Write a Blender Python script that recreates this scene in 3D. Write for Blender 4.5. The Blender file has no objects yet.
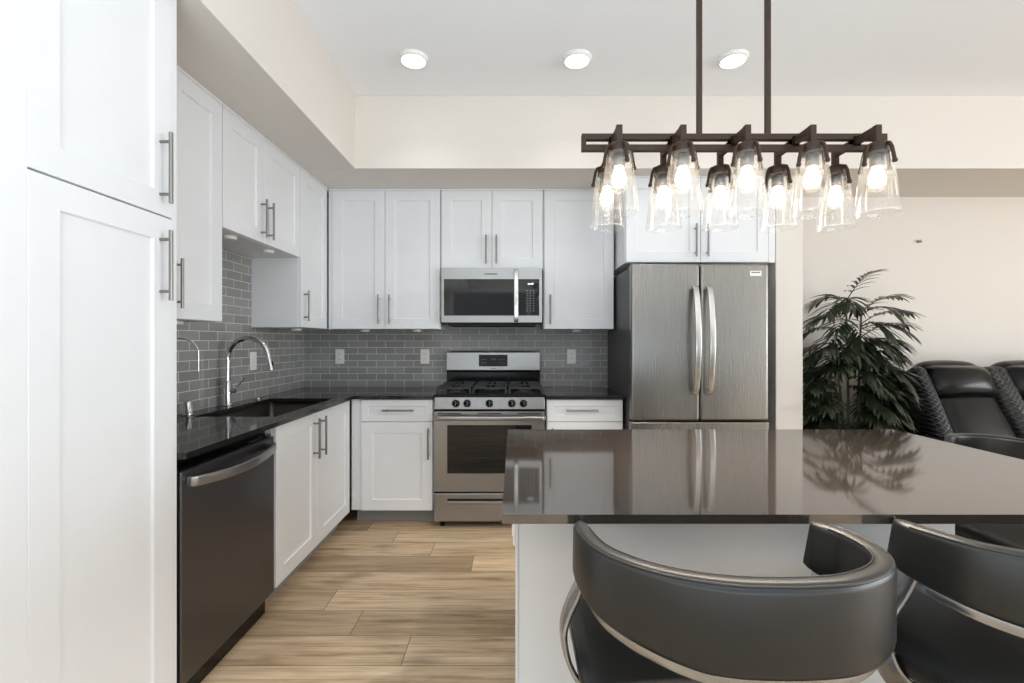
import bpy, bmesh, math, random
from mathutils import Vector, Matrix
PI = math.pi
C = bpy.context.scene.collection
S = bpy.context.scene
random.seed(7)

# ------------------------------------------------------------------ camera, world, light, exposure
H = 1.275                                   # eye height; +Y runs into the kitchen
cam = bpy.data.objects.new('camera', bpy.data.cameras.new('camera'))
C.objects.link(cam)
cam.location = (0, 0, H); cam.rotation_euler = (PI/2, 0, 0)
cam.data.sensor_width = 36; cam.data.lens = 16.0
cam.data.shift_x = -2/1024; cam.data.clip_start = 0.02
S.camera = cam
S.view_settings.view_transform = 'Standard'; S.view_settings.look = 'None'
S.view_settings.gamma = 1; S.view_settings.use_curve_mapping = False
S.view_settings.exposure = 0.0
S.cycles.use_denoising = True
S.cycles.max_bounces = 10; S.cycles.diffuse_bounces = 5; S.cycles.glossy_bounces = 5
S.cycles.transparent_max_bounces = 24
S.cycles.sample_clamp_indirect = 6
S.cycles.caustics_reflective = False; S.cycles.caustics_refractive = False

world = bpy.data.worlds.new('World'); S.world = world; world.use_nodes = True
_bg = world.node_tree.nodes['Background']
_bg.inputs[0].default_value = (0.86, 0.93, 1.0, 1); _bg.inputs[1].default_value = 0.3

def area(name, loc, rot, sx, sy, power, color=(1, 1, 1)):
    l = bpy.data.lights.new(name, 'AREA'); l.shape = 'RECTANGLE'; l.size = sx; l.size_y = sy
    l.energy = power; l.color = color
    o = bpy.data.objects.new(name, l); C.objects.link(o); o.location = loc; o.rotation_euler = rot
    return o
# daylight through the window in the right wall, an added soft fill from behind the camera,
# and an added upward fill that washes the ceiling, with no lamp there
area('rear_fill', (2.2, -3.9, 1.3), (PI/2, 0, 0), 7.4, 2.4, 22, (0.90, 0.96, 1.0))
area('daylight_right', (7.45, -1.25, 1.4), (PI/2, 0, PI/2), 4.4, 2.2, 285, (0.915, 0.965, 1.0))
area('ceiling_fill', (0.4, -1.9, 0.7), (PI, 0, 0), 3.0, 3.0, 215, (0.74, 0.885, 1.0))

# ------------------------------------------------------------------ materials
def lin(c):
    def f(v):
        v /= 255
        return v/12.92 if v <= 0.04045 else ((v+0.055)/1.055)**2.4
    return (f(c[0]), f(c[1]), f(c[2]), 1)

class NT:
    def __init__(s, name):
        s.m = bpy.data.materials.new(name); s.m.use_nodes = True
        s.t = s.m.node_tree; s.b = s.t.nodes['Principled BSDF']; s.out = s.t.nodes['Material Output']
    def n(s, typ, **kw):
        x = s.t.nodes.new(typ)
        for k, v in kw.items(): setattr(x, k, v)
        return x
    def l(s, a, b): s.t.links.new(a, b)
    def math(s, op, a, b=None, c=None):
        x = s.n('ShaderNodeMath', operation=op)
        for i, v in enumerate((a, b, c)):
            if v is None: continue
            if isinstance(v, (int, float)): x.inputs[i].default_value = v
            else: s.l(v, x.inputs[i])
        return x.outputs[0]
    def coords(s):
        return s.n('ShaderNodeTexCoord').outputs['Object']
    def xyz(s, v):
        x = s.n('ShaderNodeSeparateXYZ'); s.l(v, x.inputs[0]); return x.outputs
    def vec(s, a, b, c=0.0):
        x = s.n('ShaderNodeCombineXYZ')
        for i, v in enumerate((a, b, c)):
            if isinstance(v, (int, float)): x.inputs[i].default_value = v
            else: s.l(v, x.inputs[i])
        return x.outputs[0]
    def noise(s, v, scale, detail=3.0, rough=0.5):
        x = s.n('ShaderNodeTexNoise'); s.l(v, x.inputs['Vector'])
        x.inputs['Scale'].default_value = scale; x.inputs['Detail'].default_value = detail
        x.inputs['Roughness'].default_value = rough
        return x.outputs['Fac']
    def ramp(s, fac, stops, interp='LINEAR'):
        x = s.n('ShaderNodeValToRGB'); r = x.color_ramp; r.interpolation = interp
        while len(r.elements) < len(stops): r.elements.new(0.5)
        for e, (p, c) in zip(r.elements, stops):
            e.position = p; e.color = c if len(c) == 4 else (*c, 1)
        s.l(fac, x.inputs[0]); return x.outputs[0]
    def mix(s, fac, a, b):
        x = s.n('ShaderNodeMix', data_type='RGBA')
        for i, v in ((0, fac), (6, a), (7, b)):
            if isinstance(v, (int, float, tuple)): x.inputs[i].default_value = v
            else: s.l(v, x.inputs[i])
        return x.outputs[2]
    def bump(s, h, strength, dist=0.002):
        x = s.n('ShaderNodeBump'); x.inputs['Strength'].default_value = strength
        x.inputs['Distance'].default_value = dist; s.l(h, x.inputs['Height'])
        s.l(x.outputs[0], s.b.inputs['Normal'])
    def set(s, col=None, rough=None, metal=None, spec=None, ior=None):
        i = s.b.inputs
        if col is not None: i['Base Color'].default_value = col
        if rough is not None: i['Roughness'].default_value = rough
        if metal is not None: i['Metallic'].default_value = metal
        if spec is not None: i['Specular IOR Level'].default_value = spec
        if ior is not None: i['IOR'].default_value = ior

def paint(name, rgb, rough=0.5, noise=0.0, scale=60, spec=0.5, var=0.02):
    t = NT(name); t.set(lin(rgb), rough, 0, spec)
    co = t.coords(); f = t.noise(co, scale, 3)
    c = lin(rgb)
    lo = tuple(v*(1-var) for v in c[:3]); hi = tuple(min(1, v*(1+var)) for v in c[:3])
    t.l(t.ramp(f, [(0.3, lo), (0.7, hi)]), t.b.inputs['Base Color'])
    if noise: t.bump(f, noise, 0.001)
    return t.m

def metal(name, rgb, rough, axis='x', brush=0.052):
    t = NT(name); t.set(lin(rgb), rough, 1.0)
    x, y, z = t.xyz(t.coords())
    if axis == 'x': v = t.vec(t.math('MULTIPLY', x, 2), t.math('MULTIPLY', y, 300), t.math('MULTIPLY', z, 300))
    elif axis == 'z': v = t.vec(t.math('MULTIPLY', x, 300), t.math('MULTIPLY', y, 300), t.math('MULTIPLY', z, 2))
    else: v = t.vec(t.math('MULTIPLY', x, 300), t.math('MULTIPLY', y, 2), t.math('MULTIPLY', z, 300))
    f = t.noise(v, 1.0, 2)
    t.l(t.math('ADD', t.math('MULTIPLY', f, brush*2), rough-brush), t.b.inputs['Roughness'])
    if brush > 0.025: t.bump(f, 0.004, 0.0005)
    return t.m

M = {}
M['wall'] = paint('wall_paint', (222, 215, 207), 0.7, 0.05, 220)
M['ceiling'] = paint('ceiling_paint', (243, 244, 246), 0.8, 0.05, 220)
M['white'] = paint('cabinet_white', (228, 229, 231), 0.38, 0, 8, 0.4, 0.008)
M['white_plastic'] = paint('white_plastic', (236, 234, 230), 0.35)
M['toe'] = paint('toe_kick_grey', (150, 152, 154), 0.5)
M['steel'] = metal('brushed_steel', (158, 157, 156), 0.30, 'x', 0.03)
M['steel_v'] = metal('brushed_steel_upright', (146, 144, 140), 0.28, 'z', 0.03)
M['handle_steel'] = metal('bright_handle_steel', (206, 204, 200), 0.24, 'z', 0.02)
M['steel_dark'] = metal('dark_brushed_steel', (104, 104, 108), 0.33, 'z')
M['stool_steel'] = metal('satin_stool_steel', (172, 176, 182), 0.26, 'z', 0.01)
M['sink_steel'] = metal('sink_steel', (92, 86, 80), 0.34, 'z', 0.02)
M['nickel'] = metal('satin_nickel', (140, 137, 133), 0.32, 'z', 0.03)
M['chrome'] = metal('polished_chrome', (205, 205, 205), 0.10, 'z', 0.02)
M['bronze'] = paint('dark_bronze', (52, 37, 26), 0.45, 0, 40, 0.3, 0.1)
M['black'] = paint('black_enamel', (9, 9, 9), 0.22, 0, 40, 0.25, 0.1)
M['iron'] = paint('cast_iron', (40, 40, 40), 0.45, 0.2, 300, 0.5, 0.2)
M['black_glass'] = paint('black_glass', (8, 8, 9), 0.05, 0, 40, 0.5, 0.05)
M['fridge_side'] = paint('fridge_side_grey', (62, 62, 64), 0.45, 0.1, 300)
M['mark'] = paint('printed_mark', (150, 150, 150), 0.5)
M['mark_dark'] = paint('printed_mark_dark', (96, 96, 96), 0.5)
M['badge'] = paint('badge_white', (238, 238, 236), 0.3)
M['dark_slot'] = paint('dark_slot', (20, 18, 17), 0.7)
M['soil'] = paint('potting_soil', (48, 36, 28), 0.9, 0.6, 80, 0.3, 0.4)
M['pot'] = paint('pot_glaze', (60, 58, 56), 0.4, 0, 30)

def quartz(name, rgb, rough, ior):
    t = NT(name); t.set(lin(rgb), rough, 0, 0.5, ior)
    co = t.coords(); f = t.noise(co, 180, 2, 0.6); g = t.noise(co, 40, 3, 0.6)
    c = lin(rgb)[:3]
    base = t.ramp(f, [(0.35, tuple(v*0.75 for v in c)), (0.62, c), (0.74, tuple(v*2.0 for v in c))])
    t.l(t.mix(t.math('MULTIPLY', g, 0.4), base, (*[v*1.3 for v in c], 1)), t.b.inputs['Base Color'])
    return t.m
M['quartz'] = quartz('dark_quartz', (34, 32, 31), 0.07, 1.5)
M['quartz_island'] = quartz('brown_grey_quartz', (52, 47, 43), 0.055, 2.25)

def leather(name, rgb, rough=0.42, scale=420, strength=0.12, quilt=False, spec=0.5):
    t = NT(name); t.set(lin(rgb), rough, 0, spec)
    co = t.coords()
    v = t.n('ShaderNodeTexVoronoi'); v.feature = 'DISTANCE_TO_EDGE'; v.inputs['Scale'].default_value = scale
    t.l(co, v.inputs['Vector'])
    f = t.math('MINIMUM', v.outputs['Distance'], 0.2)
    w = t.noise(co, 9, 4)
    h = t.math('ADD', t.math('MULTIPLY', f, 1.0), t.math('MULTIPLY', w, 0.8))
    if quilt:
        x, y, z = t.xyz(co)
        zz = t.math('MULTIPLY', z, 1.15)
        u = t.math('MULTIPLY', t.math('ADD', x, zz), 30)
        q = t.math('MULTIPLY', t.math('SUBTRACT', x, zz), 30)
        a = t.math('ABSOLUTE', t.math('SUBTRACT', t.math('FRACT', u), 0.5))
        b = t.math('ABSOLUTE', t.math('SUBTRACT', t.math('FRACT', q), 0.5))
        seam = t.math('MINIMUM', a, b)
        st = t.math('LESS_THAN', seam, 0.055)
        col = t.mix(st, lin(rgb), lin((92, 92, 92)))
        t.l(col, t.b.inputs['Base Color'])
        h = t.math('MULTIPLY', t.math('MINIMUM', seam, 0.25), 10)
        t.bump(h, 0.35, 0.003)
    else:
        t.l(t.ramp(w, [(0.3, tuple(k*0.9 for k in lin(rgb)[:3])), (0.7, tuple(k*1.1 for k in lin(rgb)[:3]))]), t.b.inputs['Base Color'])
        t.bump(h, strength, 0.001)
    return t.m
M['stool'] = leather('grey_faux_leather', (32, 32, 31), 0.36)
M['stool_pipe'] = leather('grey_faux_leather_edge', (112, 104, 96), 0.42)
M['sofa'] = leather('black_leather', (6, 6, 6), 0.24, 260, 0.10, spec=0.3)
M['sofa_quilt'] = leather('quilted_black_leather', (12, 12, 12), 0.32, quilt=True)

def tile_mat():
    t = NT('grey_subway_tile'); t.set(rough=0.12)
    x, y, z = t.xyz(t.coords())
    v = t.vec(t.math('ADD', x, y), t.math('SUBTRACT', z, 0.905))
    b = t.n('ShaderNodeTexBrick'); t.l(v, b.inputs['Vector'])
    b.offset = 0.5
    b.inputs['Scale'].default_value = 1; b.inputs['Brick Width'].default_value = 0.1535
    b.inputs['Row Height'].default_value = 0.0535; b.inputs['Mortar Size'].default_value = 0.0019
    b.inputs['Mortar Smooth'].default_value = 0.1; b.inputs['Bias'].default_value = 0
    b.inputs['Color1'].default_value = lin((138, 138, 136)); b.inputs['Color2'].default_value = lin((154, 153, 150))
    b.inputs['Mortar'].default_value = lin((214, 212, 208))
    t.l(b.outputs['Color'], t.b.inputs['Base Color'])
    t.l(t.math('ADD', t.math('MULTIPLY', b.outputs['Fac'], 0.6), 0.13), t.b.inputs['Roughness'])
    w = t.noise(v, 14, 2)
    h = t.math('ADD', t.math('MULTIPLY', b.outputs['Fac'], -1.0), t.math('MULTIPLY', w, 0.25))
    t.bump(h, 0.35, 0.002)
    return t.m
M['tile'] = tile_mat()

def floor_mat():
    t = NT('oak_plank_floor'); t.set(rough=0.42, spec=0.4)
    x, y, z = t.xyz(t.coords())
    PW, L, Y0 = 0.1825, 1.5, 3.25
    ry = t.math('DIVIDE', t.math('SUBTRACT', Y0, y), PW)
    row = t.math('FLOOR', ry); fy = t.math('FRACT', ry)
    joints = {0: -0.993, 1: -0.773, 2: -0.50, 3: -0.239, 4: 0.2, 5: -0.905, 6: -0.714, 7: -0.445, 8: 0.1, 9: -0.2}
    tones = {0: (0.70, 0.88), 1: (0.84, 0.93), 2: (0.92, 0.86), 3: (0.60, 0.95), 4: (0.8, 0.80), 5: (0.74, 0.90), 6: (0.64, 0.66), 7: (0.82, 0.86), 8: (0.9, 0.93), 9: (0.7, 0.85)}
    rnd = random.Random(3); stops = []
    for k in range(24):
        jt = joints.get(k, rnd.uniform(-1, 0.5)); ph = (jt/L) % 1.0
        tn = tones.get(k, (rnd.uniform(0.62, 0.97), rnd.uniform(0.62, 0.97)))
        stops.append(((k+0.02)/24 if k else 0.0, (ph, tn[0], tn[1], 1)))
    r = t.n('ShaderNodeValToRGB'); cr = r.color_ramp; cr.interpolation = 'CONSTANT'
    while len(cr.elements) < 24: cr.elements.new(0.99)
    for e, (p, c) in zip(cr.elements, stops): e.position = p; e.color = c
    t.l(t.math('DIVIDE', t.math('ADD', t.math('FLOORED_MODULO', row, 24), 0.5), 24), r.inputs[0])
    sp = t.n('ShaderNodeSeparateColor'); t.l(r.outputs[0], sp.inputs[0])
    px = t.math('SUBTRACT', t.math('DIVIDE', x, L), sp.outputs[0])
    pi_ = t.math('FLOOR', px); fx = t.math('FRACT', px)
    wn = t.n('ShaderNodeTexWhiteNoise', noise_dimensions='2D'); t.l(t.vec(row, pi_), wn.inputs['Vector'])
    rv = wn.outputs['Value']
    off = t.math('MULTIPLY', rv, 37.0)
    g1 = t.noise(t.vec(t.math('ADD', t.math('MULTIPLY', x, 1.3), off), t.math('MULTIPLY', y, 16), off), 1.6, 6, 0.62)
    g2 = t.noise(t.vec(t.math('ADD', t.math('MULTIPLY', x, 3), off), t.math('MULTIPLY', y, 110), off), 1.0, 3, 0.6)
    g3 = t.noise(t.vec(t.math('ADD', t.math('MULTIPLY', x, 1.6), off), t.math('MULTIPLY', y, 3.5), off), 1.6, 3, 0.5)
    base = t.ramp(g1, [(0.28, lin((158, 129, 98))), (0.42, lin((212, 184, 150))), (0.6, lin((236, 212, 179))), (0.8, lin((245, 225, 196)))])
    par = t.math('FLOORED_MODULO', pi_, 2.0)
    tv = t.math('ADD', t.math('MULTIPLY', par, sp.outputs[2]), t.math('MULTIPLY', t.math('SUBTRACT', 1.0, par), sp.outputs[1]))
    tone = t.ramp(tv, [(0.0, (0.0, 0.0, 0.0)), (0.6, (0.56, 0.54, 0.51)), (0.8, (0.80, 0.78, 0.76)), (1.0, (1.0, 1.0, 1.0))])
    m1 = t.n('ShaderNodeMix', data_type='RGBA', blend_type='MULTIPLY'); m1.inputs[0].default_value = 1
    t.l(base, m1.inputs[6]); t.l(tone, m1.inputs[7])
    m2 = t.n('ShaderNodeMix', data_type='RGBA', blend_type='MULTIPLY'); m2.inputs[0].default_value = 1
    t.l(m1.outputs[2], m2.inputs[6]); t.l(t.ramp(g2, [(0.3, (0.74, 0.72, 0.70)), (0.62, (1, 1, 1))]), m2.inputs[7])
    m3 = t.n('ShaderNodeMix', data_type='RGBA', blend_type='MULTIPLY'); m3.inputs[0].default_value = 1
    t.l(m2.outputs[2], m3.inputs[6]); t.l(t.ramp(g3, [(0.25, (0.62, 0.58, 0.54)), (0.42, (1, 1, 1))]), m3.inputs[7])
    # knots
    vo = t.n('ShaderNodeTexVoronoi'); vo.inputs['Scale'].default_value = 1.0
    t.l(t.vec(t.math('MULTIPLY', x, 1.15), t.math('MULTIPLY', y, 3.4)), vo.inputs['Vector'])
    kn = t.ramp(vo.outputs['Distance'], [(0.0, (1, 1, 1)), (0.05, (0.8, 0.8, 0.8)), (0.16, (0, 0, 0))])
    m4 = t.mix(t.math('MULTIPLY', kn, 0.75), m3.outputs[2], lin((84, 60, 42)))
    gy = t.math('MULTIPLY', t.math('MINIMUM', fy, t.math('SUBTRACT', 1, fy)), PW)
    gx = t.math('MULTIPLY', t.math('MINIMUM', fx, t.math('SUBTRACT', 1, fx)), L)
    gap = t.math('LESS_THAN', t.math('MINIMUM', gx, gy), 0.0016)
    t.l(t.mix(t.math('MULTIPLY', gap, 0.85), m4, lin((60, 46, 36))), t.b.inputs['Base Color'])
    t.l(t.math('ADD', t.math('MULTIPLY', g2, 0.15), 0.36), t.b.inputs['Roughness'])
    t.bump(t.math('SUBTRACT', t.math('MULTIPLY', g2, 0.3), t.math('MULTIPLY', gap, 1.0)), 0.25, 0.001)
    return t.m
M['floor'] = floor_mat()

def emit(name, rgb, strength):
    t = NT(name); t.set((0, 0, 0, 1), 0.5)
    t.b.inputs['Emission Color'].default_value = (*rgb, 1); t.b.inputs['Emission Strength'].default_value = strength
    return t.m
M['led'] = emit('led_diffuser', (1.0, 0.98, 0.95), 9)
M['bulb'] = emit('bulb_glow', (1.0, 0.84, 0.62), 13)
M['clock'] = emit('clock_digits', (0.9, 0.97, 1.0), 2.0)

def shade_glass():
    t = NT('seeded_clear_glass')
    tr = t.n('ShaderNodeBsdfTransparent'); tr.inputs[0].default_value = (0.97, 0.97, 0.97, 1)
    gl = t.n('ShaderNodeBsdfGlossy'); gl.inputs['Roughness'].default_value = 0.04
    tl = t.n('ShaderNodeBsdfTranslucent'); tl.inputs[0].default_value = (1, 1, 1, 1)
    lw = t.n('ShaderNodeLayerWeight'); lw.inputs[0].default_value = 0.35
    co = t.coords()
    vo = t.n('ShaderNodeTexVoronoi'); vo.inputs['Scale'].default_value = 130; t.l(co, vo.inputs['Vector'])
    seed = t.ramp(vo.outputs['Distance'], [(0.0, (1, 1, 1)), (0.28, (0.5, 0.5, 0.5)), (0.34, (0, 0, 0))])
    big = t.ramp(t.noise(co, 30, 2), [(0.45, (0, 0, 0)), (0.6, (1, 1, 1))])
    sd = t.math('MULTIPLY', seed, big)
    bp = t.n('ShaderNodeBump'); bp.inputs['Strength'].default_value = 0.5; bp.inputs['Distance'].default_value = 0.002
    t.l(sd, bp.inputs['Height']); t.l(bp.outputs[0], gl.inputs['Normal'])
    m1 = t.n('ShaderNodeMixShader'); t.l(t.math('ADD', t.math('MULTIPLY', sd, 0.26), 0.085), m1.inputs[0])
    t.l(tr.outputs[0], m1.inputs[1]); t.l(tl.outputs[0], m1.inputs[2])
    m2 = t.n('ShaderNodeMixShader')
    t.l(t.math('ADD', t.math('MULTIPLY', lw.outputs['Facing'], 0.30), 0.03), m2.inputs[0])
    t.l(m1.outputs[0], m2.inputs[1]); t.l(gl.outputs[0], m2.inputs[2])
    t.t.nodes.remove(t.b); t.l(m2.outputs[0], t.out.inputs[0])
    return t.m
M['glass'] = shade_glass()

def pane_glass():
    t = NT('window_pane_glass')
    tr = t.n('ShaderNodeBsdfTransparent'); gl = t.n('ShaderNodeBsdfGlossy'); gl.inputs['Roughness'].default_value = 0.02
    fr = t.n('ShaderNodeFresnel'); fr.inputs[0].default_value = 1.45
    m = t.n('ShaderNodeMixShader'); t.l(fr.outputs[0], m.inputs[0]); t.l(tr.outputs[0], m.inputs[1]); t.l(gl.outputs[0], m.inputs[2])
    t.t.nodes.remove(t.b); t.l(m.outputs[0], t.out.inputs[0])
    return t.m
M['pane'] = pane_glass()

def leaf_mat():
    t = NT('palm_leaf_green'); t.set(rough=0.30, spec=0.6)
    f = t.noise(t.coords(), 9, 3)
    t.l(t.ramp(f, [(0.3, lin((26, 32, 22))), (0.55, lin((44, 52, 36))), (0.75, lin((72, 80, 56)))]), t.b.inputs['Base Color'])
    return t.m
M['leaf'] = leaf_mat()
M['stem'] = paint('palm_stem', (84, 88, 60), 0.55, 0.1, 60, 0.4, 0.2)

# ------------------------------------------------------------------ mesh helpers
class MB:
    def __init__(s): s.v = []; s.f = []; s.sm = []
    def add(s, vs, fs, smooth=False):
        o = len(s.v); s.v += [tuple(v) for v in vs]
        for f in fs: s.f.append([i+o for i in f]); s.sm.append(smooth)
        return s
    def box(s, x0, x1, y0, y1, z0, z1):
        vs = [(x, y, z) for x in (x0, x1) for y in (y0, y1) for z in (z0, z1)]
        return s.add(vs, [(0, 1, 3, 2), (4, 6, 7, 5), (0, 4, 5, 1), (2, 3, 7, 6), (0, 2, 6, 4), (1, 5, 7, 3)])
    def tube(s, pts, r, seg=12, cap=True, radii=None):
        pts = [Vector(p) for p in pts]; n = len(pts); rings = []
        up = None
        for i, p in enumerate(pts):
            t = (pts[min(i+1, n-1)] - pts[max(i-1, 0)]).normalized()
            if up is None:
                up = Vector((0, 0, 1)) if abs(t.z) < 0.9 else Vector((1, 0, 0))
            a = t.cross(up).normalized(); b = a.cross(t).normalized(); up = b
            rr = radii[i] if radii else r
            rings.append([p + rr*(math.cos(k*2*PI/seg)*a + math.sin(k*2*PI/seg)*b) for k in range(seg)])
        vs = [v for g in rings for v in g]; fs = []
        for i in range(n-1):
            for k in range(seg):
                k2 = (k+1) % seg
                fs.append((i*seg+k, i*seg+k2, (i+1)*seg+k2, (i+1)*seg+k))
        s.add(vs, fs, True)
        if cap:
            s.add(rings[0], [list(range(seg))[::-1]]); s.add(rings[-1], [list(range(seg))])
        return s
    def lathe(s, prof, cx=0, cy=0, seg=32, axis='z', smooth=True, closed=False):
        vs = []; fs = []; n = len(prof)
        for (r, h) in prof:
            for k in range(seg):
                a = 2*PI*k/seg; c, d = r*math.cos(a), r*math.sin(a)
                if axis == 'z': vs.append((cx+c, cy+d, h))
                elif axis == 'y': vs.append((cx+c, h, cy+d))
                else: vs.append((h, cx+c, cy+d))
        for i in range(n if closed else n-1):
            j = (i+1) % n
            for k in range(seg):
                k2 = (k+1) % seg
                fs.append((i*seg+k, i*seg+k2, j*seg+k2, j*seg+k))
        return s.add(vs, fs, smooth)
    def sweep(s, pts, sec, flip=False, scale=None, up=(0, 0, 1)):
        """section (a along sideways normal, b along up) swept along a plan path; capped"""
        pts = [Vector(p) for p in pts]; n = len(pts); m = len(sec); vs = []; fs = []
        up = Vector(up)
        for i, p in enumerate(pts):
            t = (pts[min(i+1, n-1)] - pts[max(i-1, 0)]).normalized()
            nn = t.cross(up).normalized(); bb = nn.cross(t).normalized()
            k = scale[i] if scale else (1, 1)
            for (a, b) in sec: vs.append(p + nn*a*k[0] + bb*b*k[1])
        for i in range(n-1):
            for q in range(m):
                q2 = (q+1) % m
                fs.append((i*m+q, i*m+q2, (i+1)*m+q2, (i+1)*m+q))
        s.add(vs, fs, True)
        s.add(vs[:m], [list(range(m))[::-1]], True); s.add(vs[-m:], [list(range(m))], True)
        return s
    def xf(s, mat):
        s.v = [tuple(mat @ Vector(v)) for v in s.v]; return s
    def cushion(s, cx, cy, cz, sx, sy, sz, r, puff=(0, 0, 0), n=10, mat=None):
        """rounded box with pillowed faces"""
        hx, hy, hz = sx/2, sy/2, sz/2; r = min(r, hx, hy, hz)
        vs = []; fs = []; idx = {}
        def key(i, j, k): return (i, j, k)
        def pt(i, j, k):
            if (i, j, k) in idx: return idx[(i, j, k)]
            def sp(t):
                t = 2*t/n-1
                return math.copysign(abs(t)**0.7, t)
            u, v, w = sp(i), sp(j), sp(k)
            p = Vector((u*hx, v*hy, w*hz))
            q = Vector((max(-hx+r, min(hx-r, p.x)), max(-hy+r, min(hy-r, p.y)), max(-hz+r, min(hz-r, p.z))))
            d = p-q
            if d.length > 1e-9: p = q + d.normalized()*r
            p += Vector((puff[0]*u*(1-v*v)*(1-w*w), puff[1]*v*(1-u*u)*(1-w*w), puff[2]*w*(1-u*u)*(1-v*v)))
            if mat is not None: p = mat @ p
            idx[(i, j, k)] = len(vs); vs.append((p.x+cx, p.y+cy, p.z+cz)); return idx[(i, j, k)]
        for a in range(n):
            for b in range(n):
                for e in (0, n):
                    f1 = [pt(e, a, b), pt(e, a+1, b), pt(e, a+1, b+1), pt(e, a, b+1)]
                    f2 = [pt(a, e, b), pt(a, e, b+1), pt(a+1, e, b+1), pt(a+1, e, b)]
                    f3 = [pt(a, b, e), pt(a+1, b, e), pt(a+1, b+1, e), pt(a, b+1, e)]
                    for f in (f1, f2, f3): fs.append(f if e else f[::-1])
        return s.add(vs, fs, True)
    def build(s, name, m, parent=None, bevel=0.0, seg=2, fix=True, weld=False):
        me = bpy.data.meshes.new(name); me.from_pydata(s.v, [], s.f)
        for p, k in zip(me.polygons, s.sm): p.use_smooth = k
        if fix or weld:
            bm = bmesh.new(); bm.from_mesh(me)
            if weld: bmesh.ops.remove_doubles(bm, verts=bm.verts, dist=1e-5)
            bmesh.ops.recalc_face_normals(bm, faces=bm.faces); bm.to_mesh(me); bm.free()
        me.materials.append(m if not isinstance(m, str) else M[m])
        o = bpy.data.objects.new(name, me); C.objects.link(o)
        if parent is not None: o.parent = parent
        if bevel:
            b = o.modifiers.new('edge', 'BEVEL'); b.width = bevel; b.segments = seg
            b.limit_method = 'ANGLE'; b.angle_limit = math.radians(40)
        return o

def thing(name, label, cat, loc=(0, 0, 0), rotz=0.0, group=None):
    o = bpy.data.objects.new(name, None); C.objects.link(o); o.empty_display_size = 0.05
    o.location = loc; o.rotation_euler = (0, 0, rotz); o['label'] = label; o['category'] = cat
    if group: o['group'] = group
    return o
def tag(o, label, cat, group=None):
    o['label'] = label; o['category'] = cat
    if group: o['group'] = group
    return o
def struct(name, mb, m, parent=None, bevel=0.0, label=None):
    o = mb.build(name, m, parent, bevel)
    if parent is None: o['kind'] = 'structure'
    if label: o['label'] = label; o['category'] = name.split('_')[0]
    return o
def dup(root, loc, rotz=None, label=None):
    r = root.copy(); C.objects.link(r); r.location = loc
    if rotz is not None: r.rotation_euler = (0, 0, rotz)
    if label: r['label'] = label
    for ch in list(root.children):
        c = ch.copy(); C.objects.link(c); c.parent = r
        for g in list(ch.children):
            d = g.copy(); C.objects.link(d); d.parent = c
    return r
def crom(P, n=8):
    """Catmull-Rom through points"""
    P = [Vector(p) for p in P]; out = []
    for i in range(len(P)-1):
        p0 = P[i-1] if i else P[0]*2-P[1]; p1 = P[i]; p2 = P[i+1]
        p3 = P[i+2] if i+2 < len(P) else P[-1]*2-P[-2]
        for k in range(n):
            t = k/n
            out.append(0.5*((2*p1)+(p2-p0)*t+(2*p0-5*p1+4*p2-p3)*t*t+(3*p1-p0-3*p2+p3)*t**3))
    out.append(P[-1]); return out
def rrect(w, h, r, n=4):
    """closed rounded rectangle section"""
    out = []
    for cx, cy, a0 in ((w/2-r, h/2-r, 0), (-w/2+r, h/2-r, PI/2), (-w/2+r, -h/2+r, PI), (w/2-r, -h/2+r, 1.5*PI)):
        for k in range(n+1):
            a = a0+k*PI/2/n; out.append((cx+r*math.cos(a), cy+r*math.sin(a)))
    return out

# ------------------------------------------------------------------ the room
XL, YB, YLIV, CEIL, SOF = -1.73, 3.75, 3.624, 2.91, 2.425
CT = 0.905                                   # worktop height
XR, YF = 7.6, -4.0
struct('floor', MB().box(XL-0.12, XR+0.12, YF-0.12, YB+0.12, -0.08, 0), 'floor')
struct('ceiling', MB().box(XL-0.12, XR+0.12, YF-0.12, YB+0.12, CEIL, CEIL+0.1), 'ceiling')
struct('wall_left', MB().box(XL-0.12, XL, YF, YB, 0, CEIL), 'wall')
struct('wall_back', MB().box(XL-0.12, 2.0, YB, YB+0.12, 0, CEIL), 'wall')
struct('wall_living', MB().box(2.0, XR, YLIV, YB+0.12, 0, CEIL), 'wall')
struct('wall_partition', MB().box(1.812, 2.0, 3.15, YB, 0, SOF), 'wall', bevel=0.004)
struct('soffit_back', MB().box(XL, XR, 3.025, YB-0.001, SOF, CEIL), 'wall', bevel=0.003)
struct('soffit_left', MB().box(XL, -1.057, YF, 3.025, SOF, CEIL), 'wall', bevel=0.003)
struct('baseboard_living', MB().box(2.0, XR, YLIV-0.014, YLIV, 0, 0.1), 'white', bevel=0.003)
struct('baseboard_partition', MB().box(1.812, 2.0, 3.136, 3.15, 0, 0.1), 'white', bevel=0.003)
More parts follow.
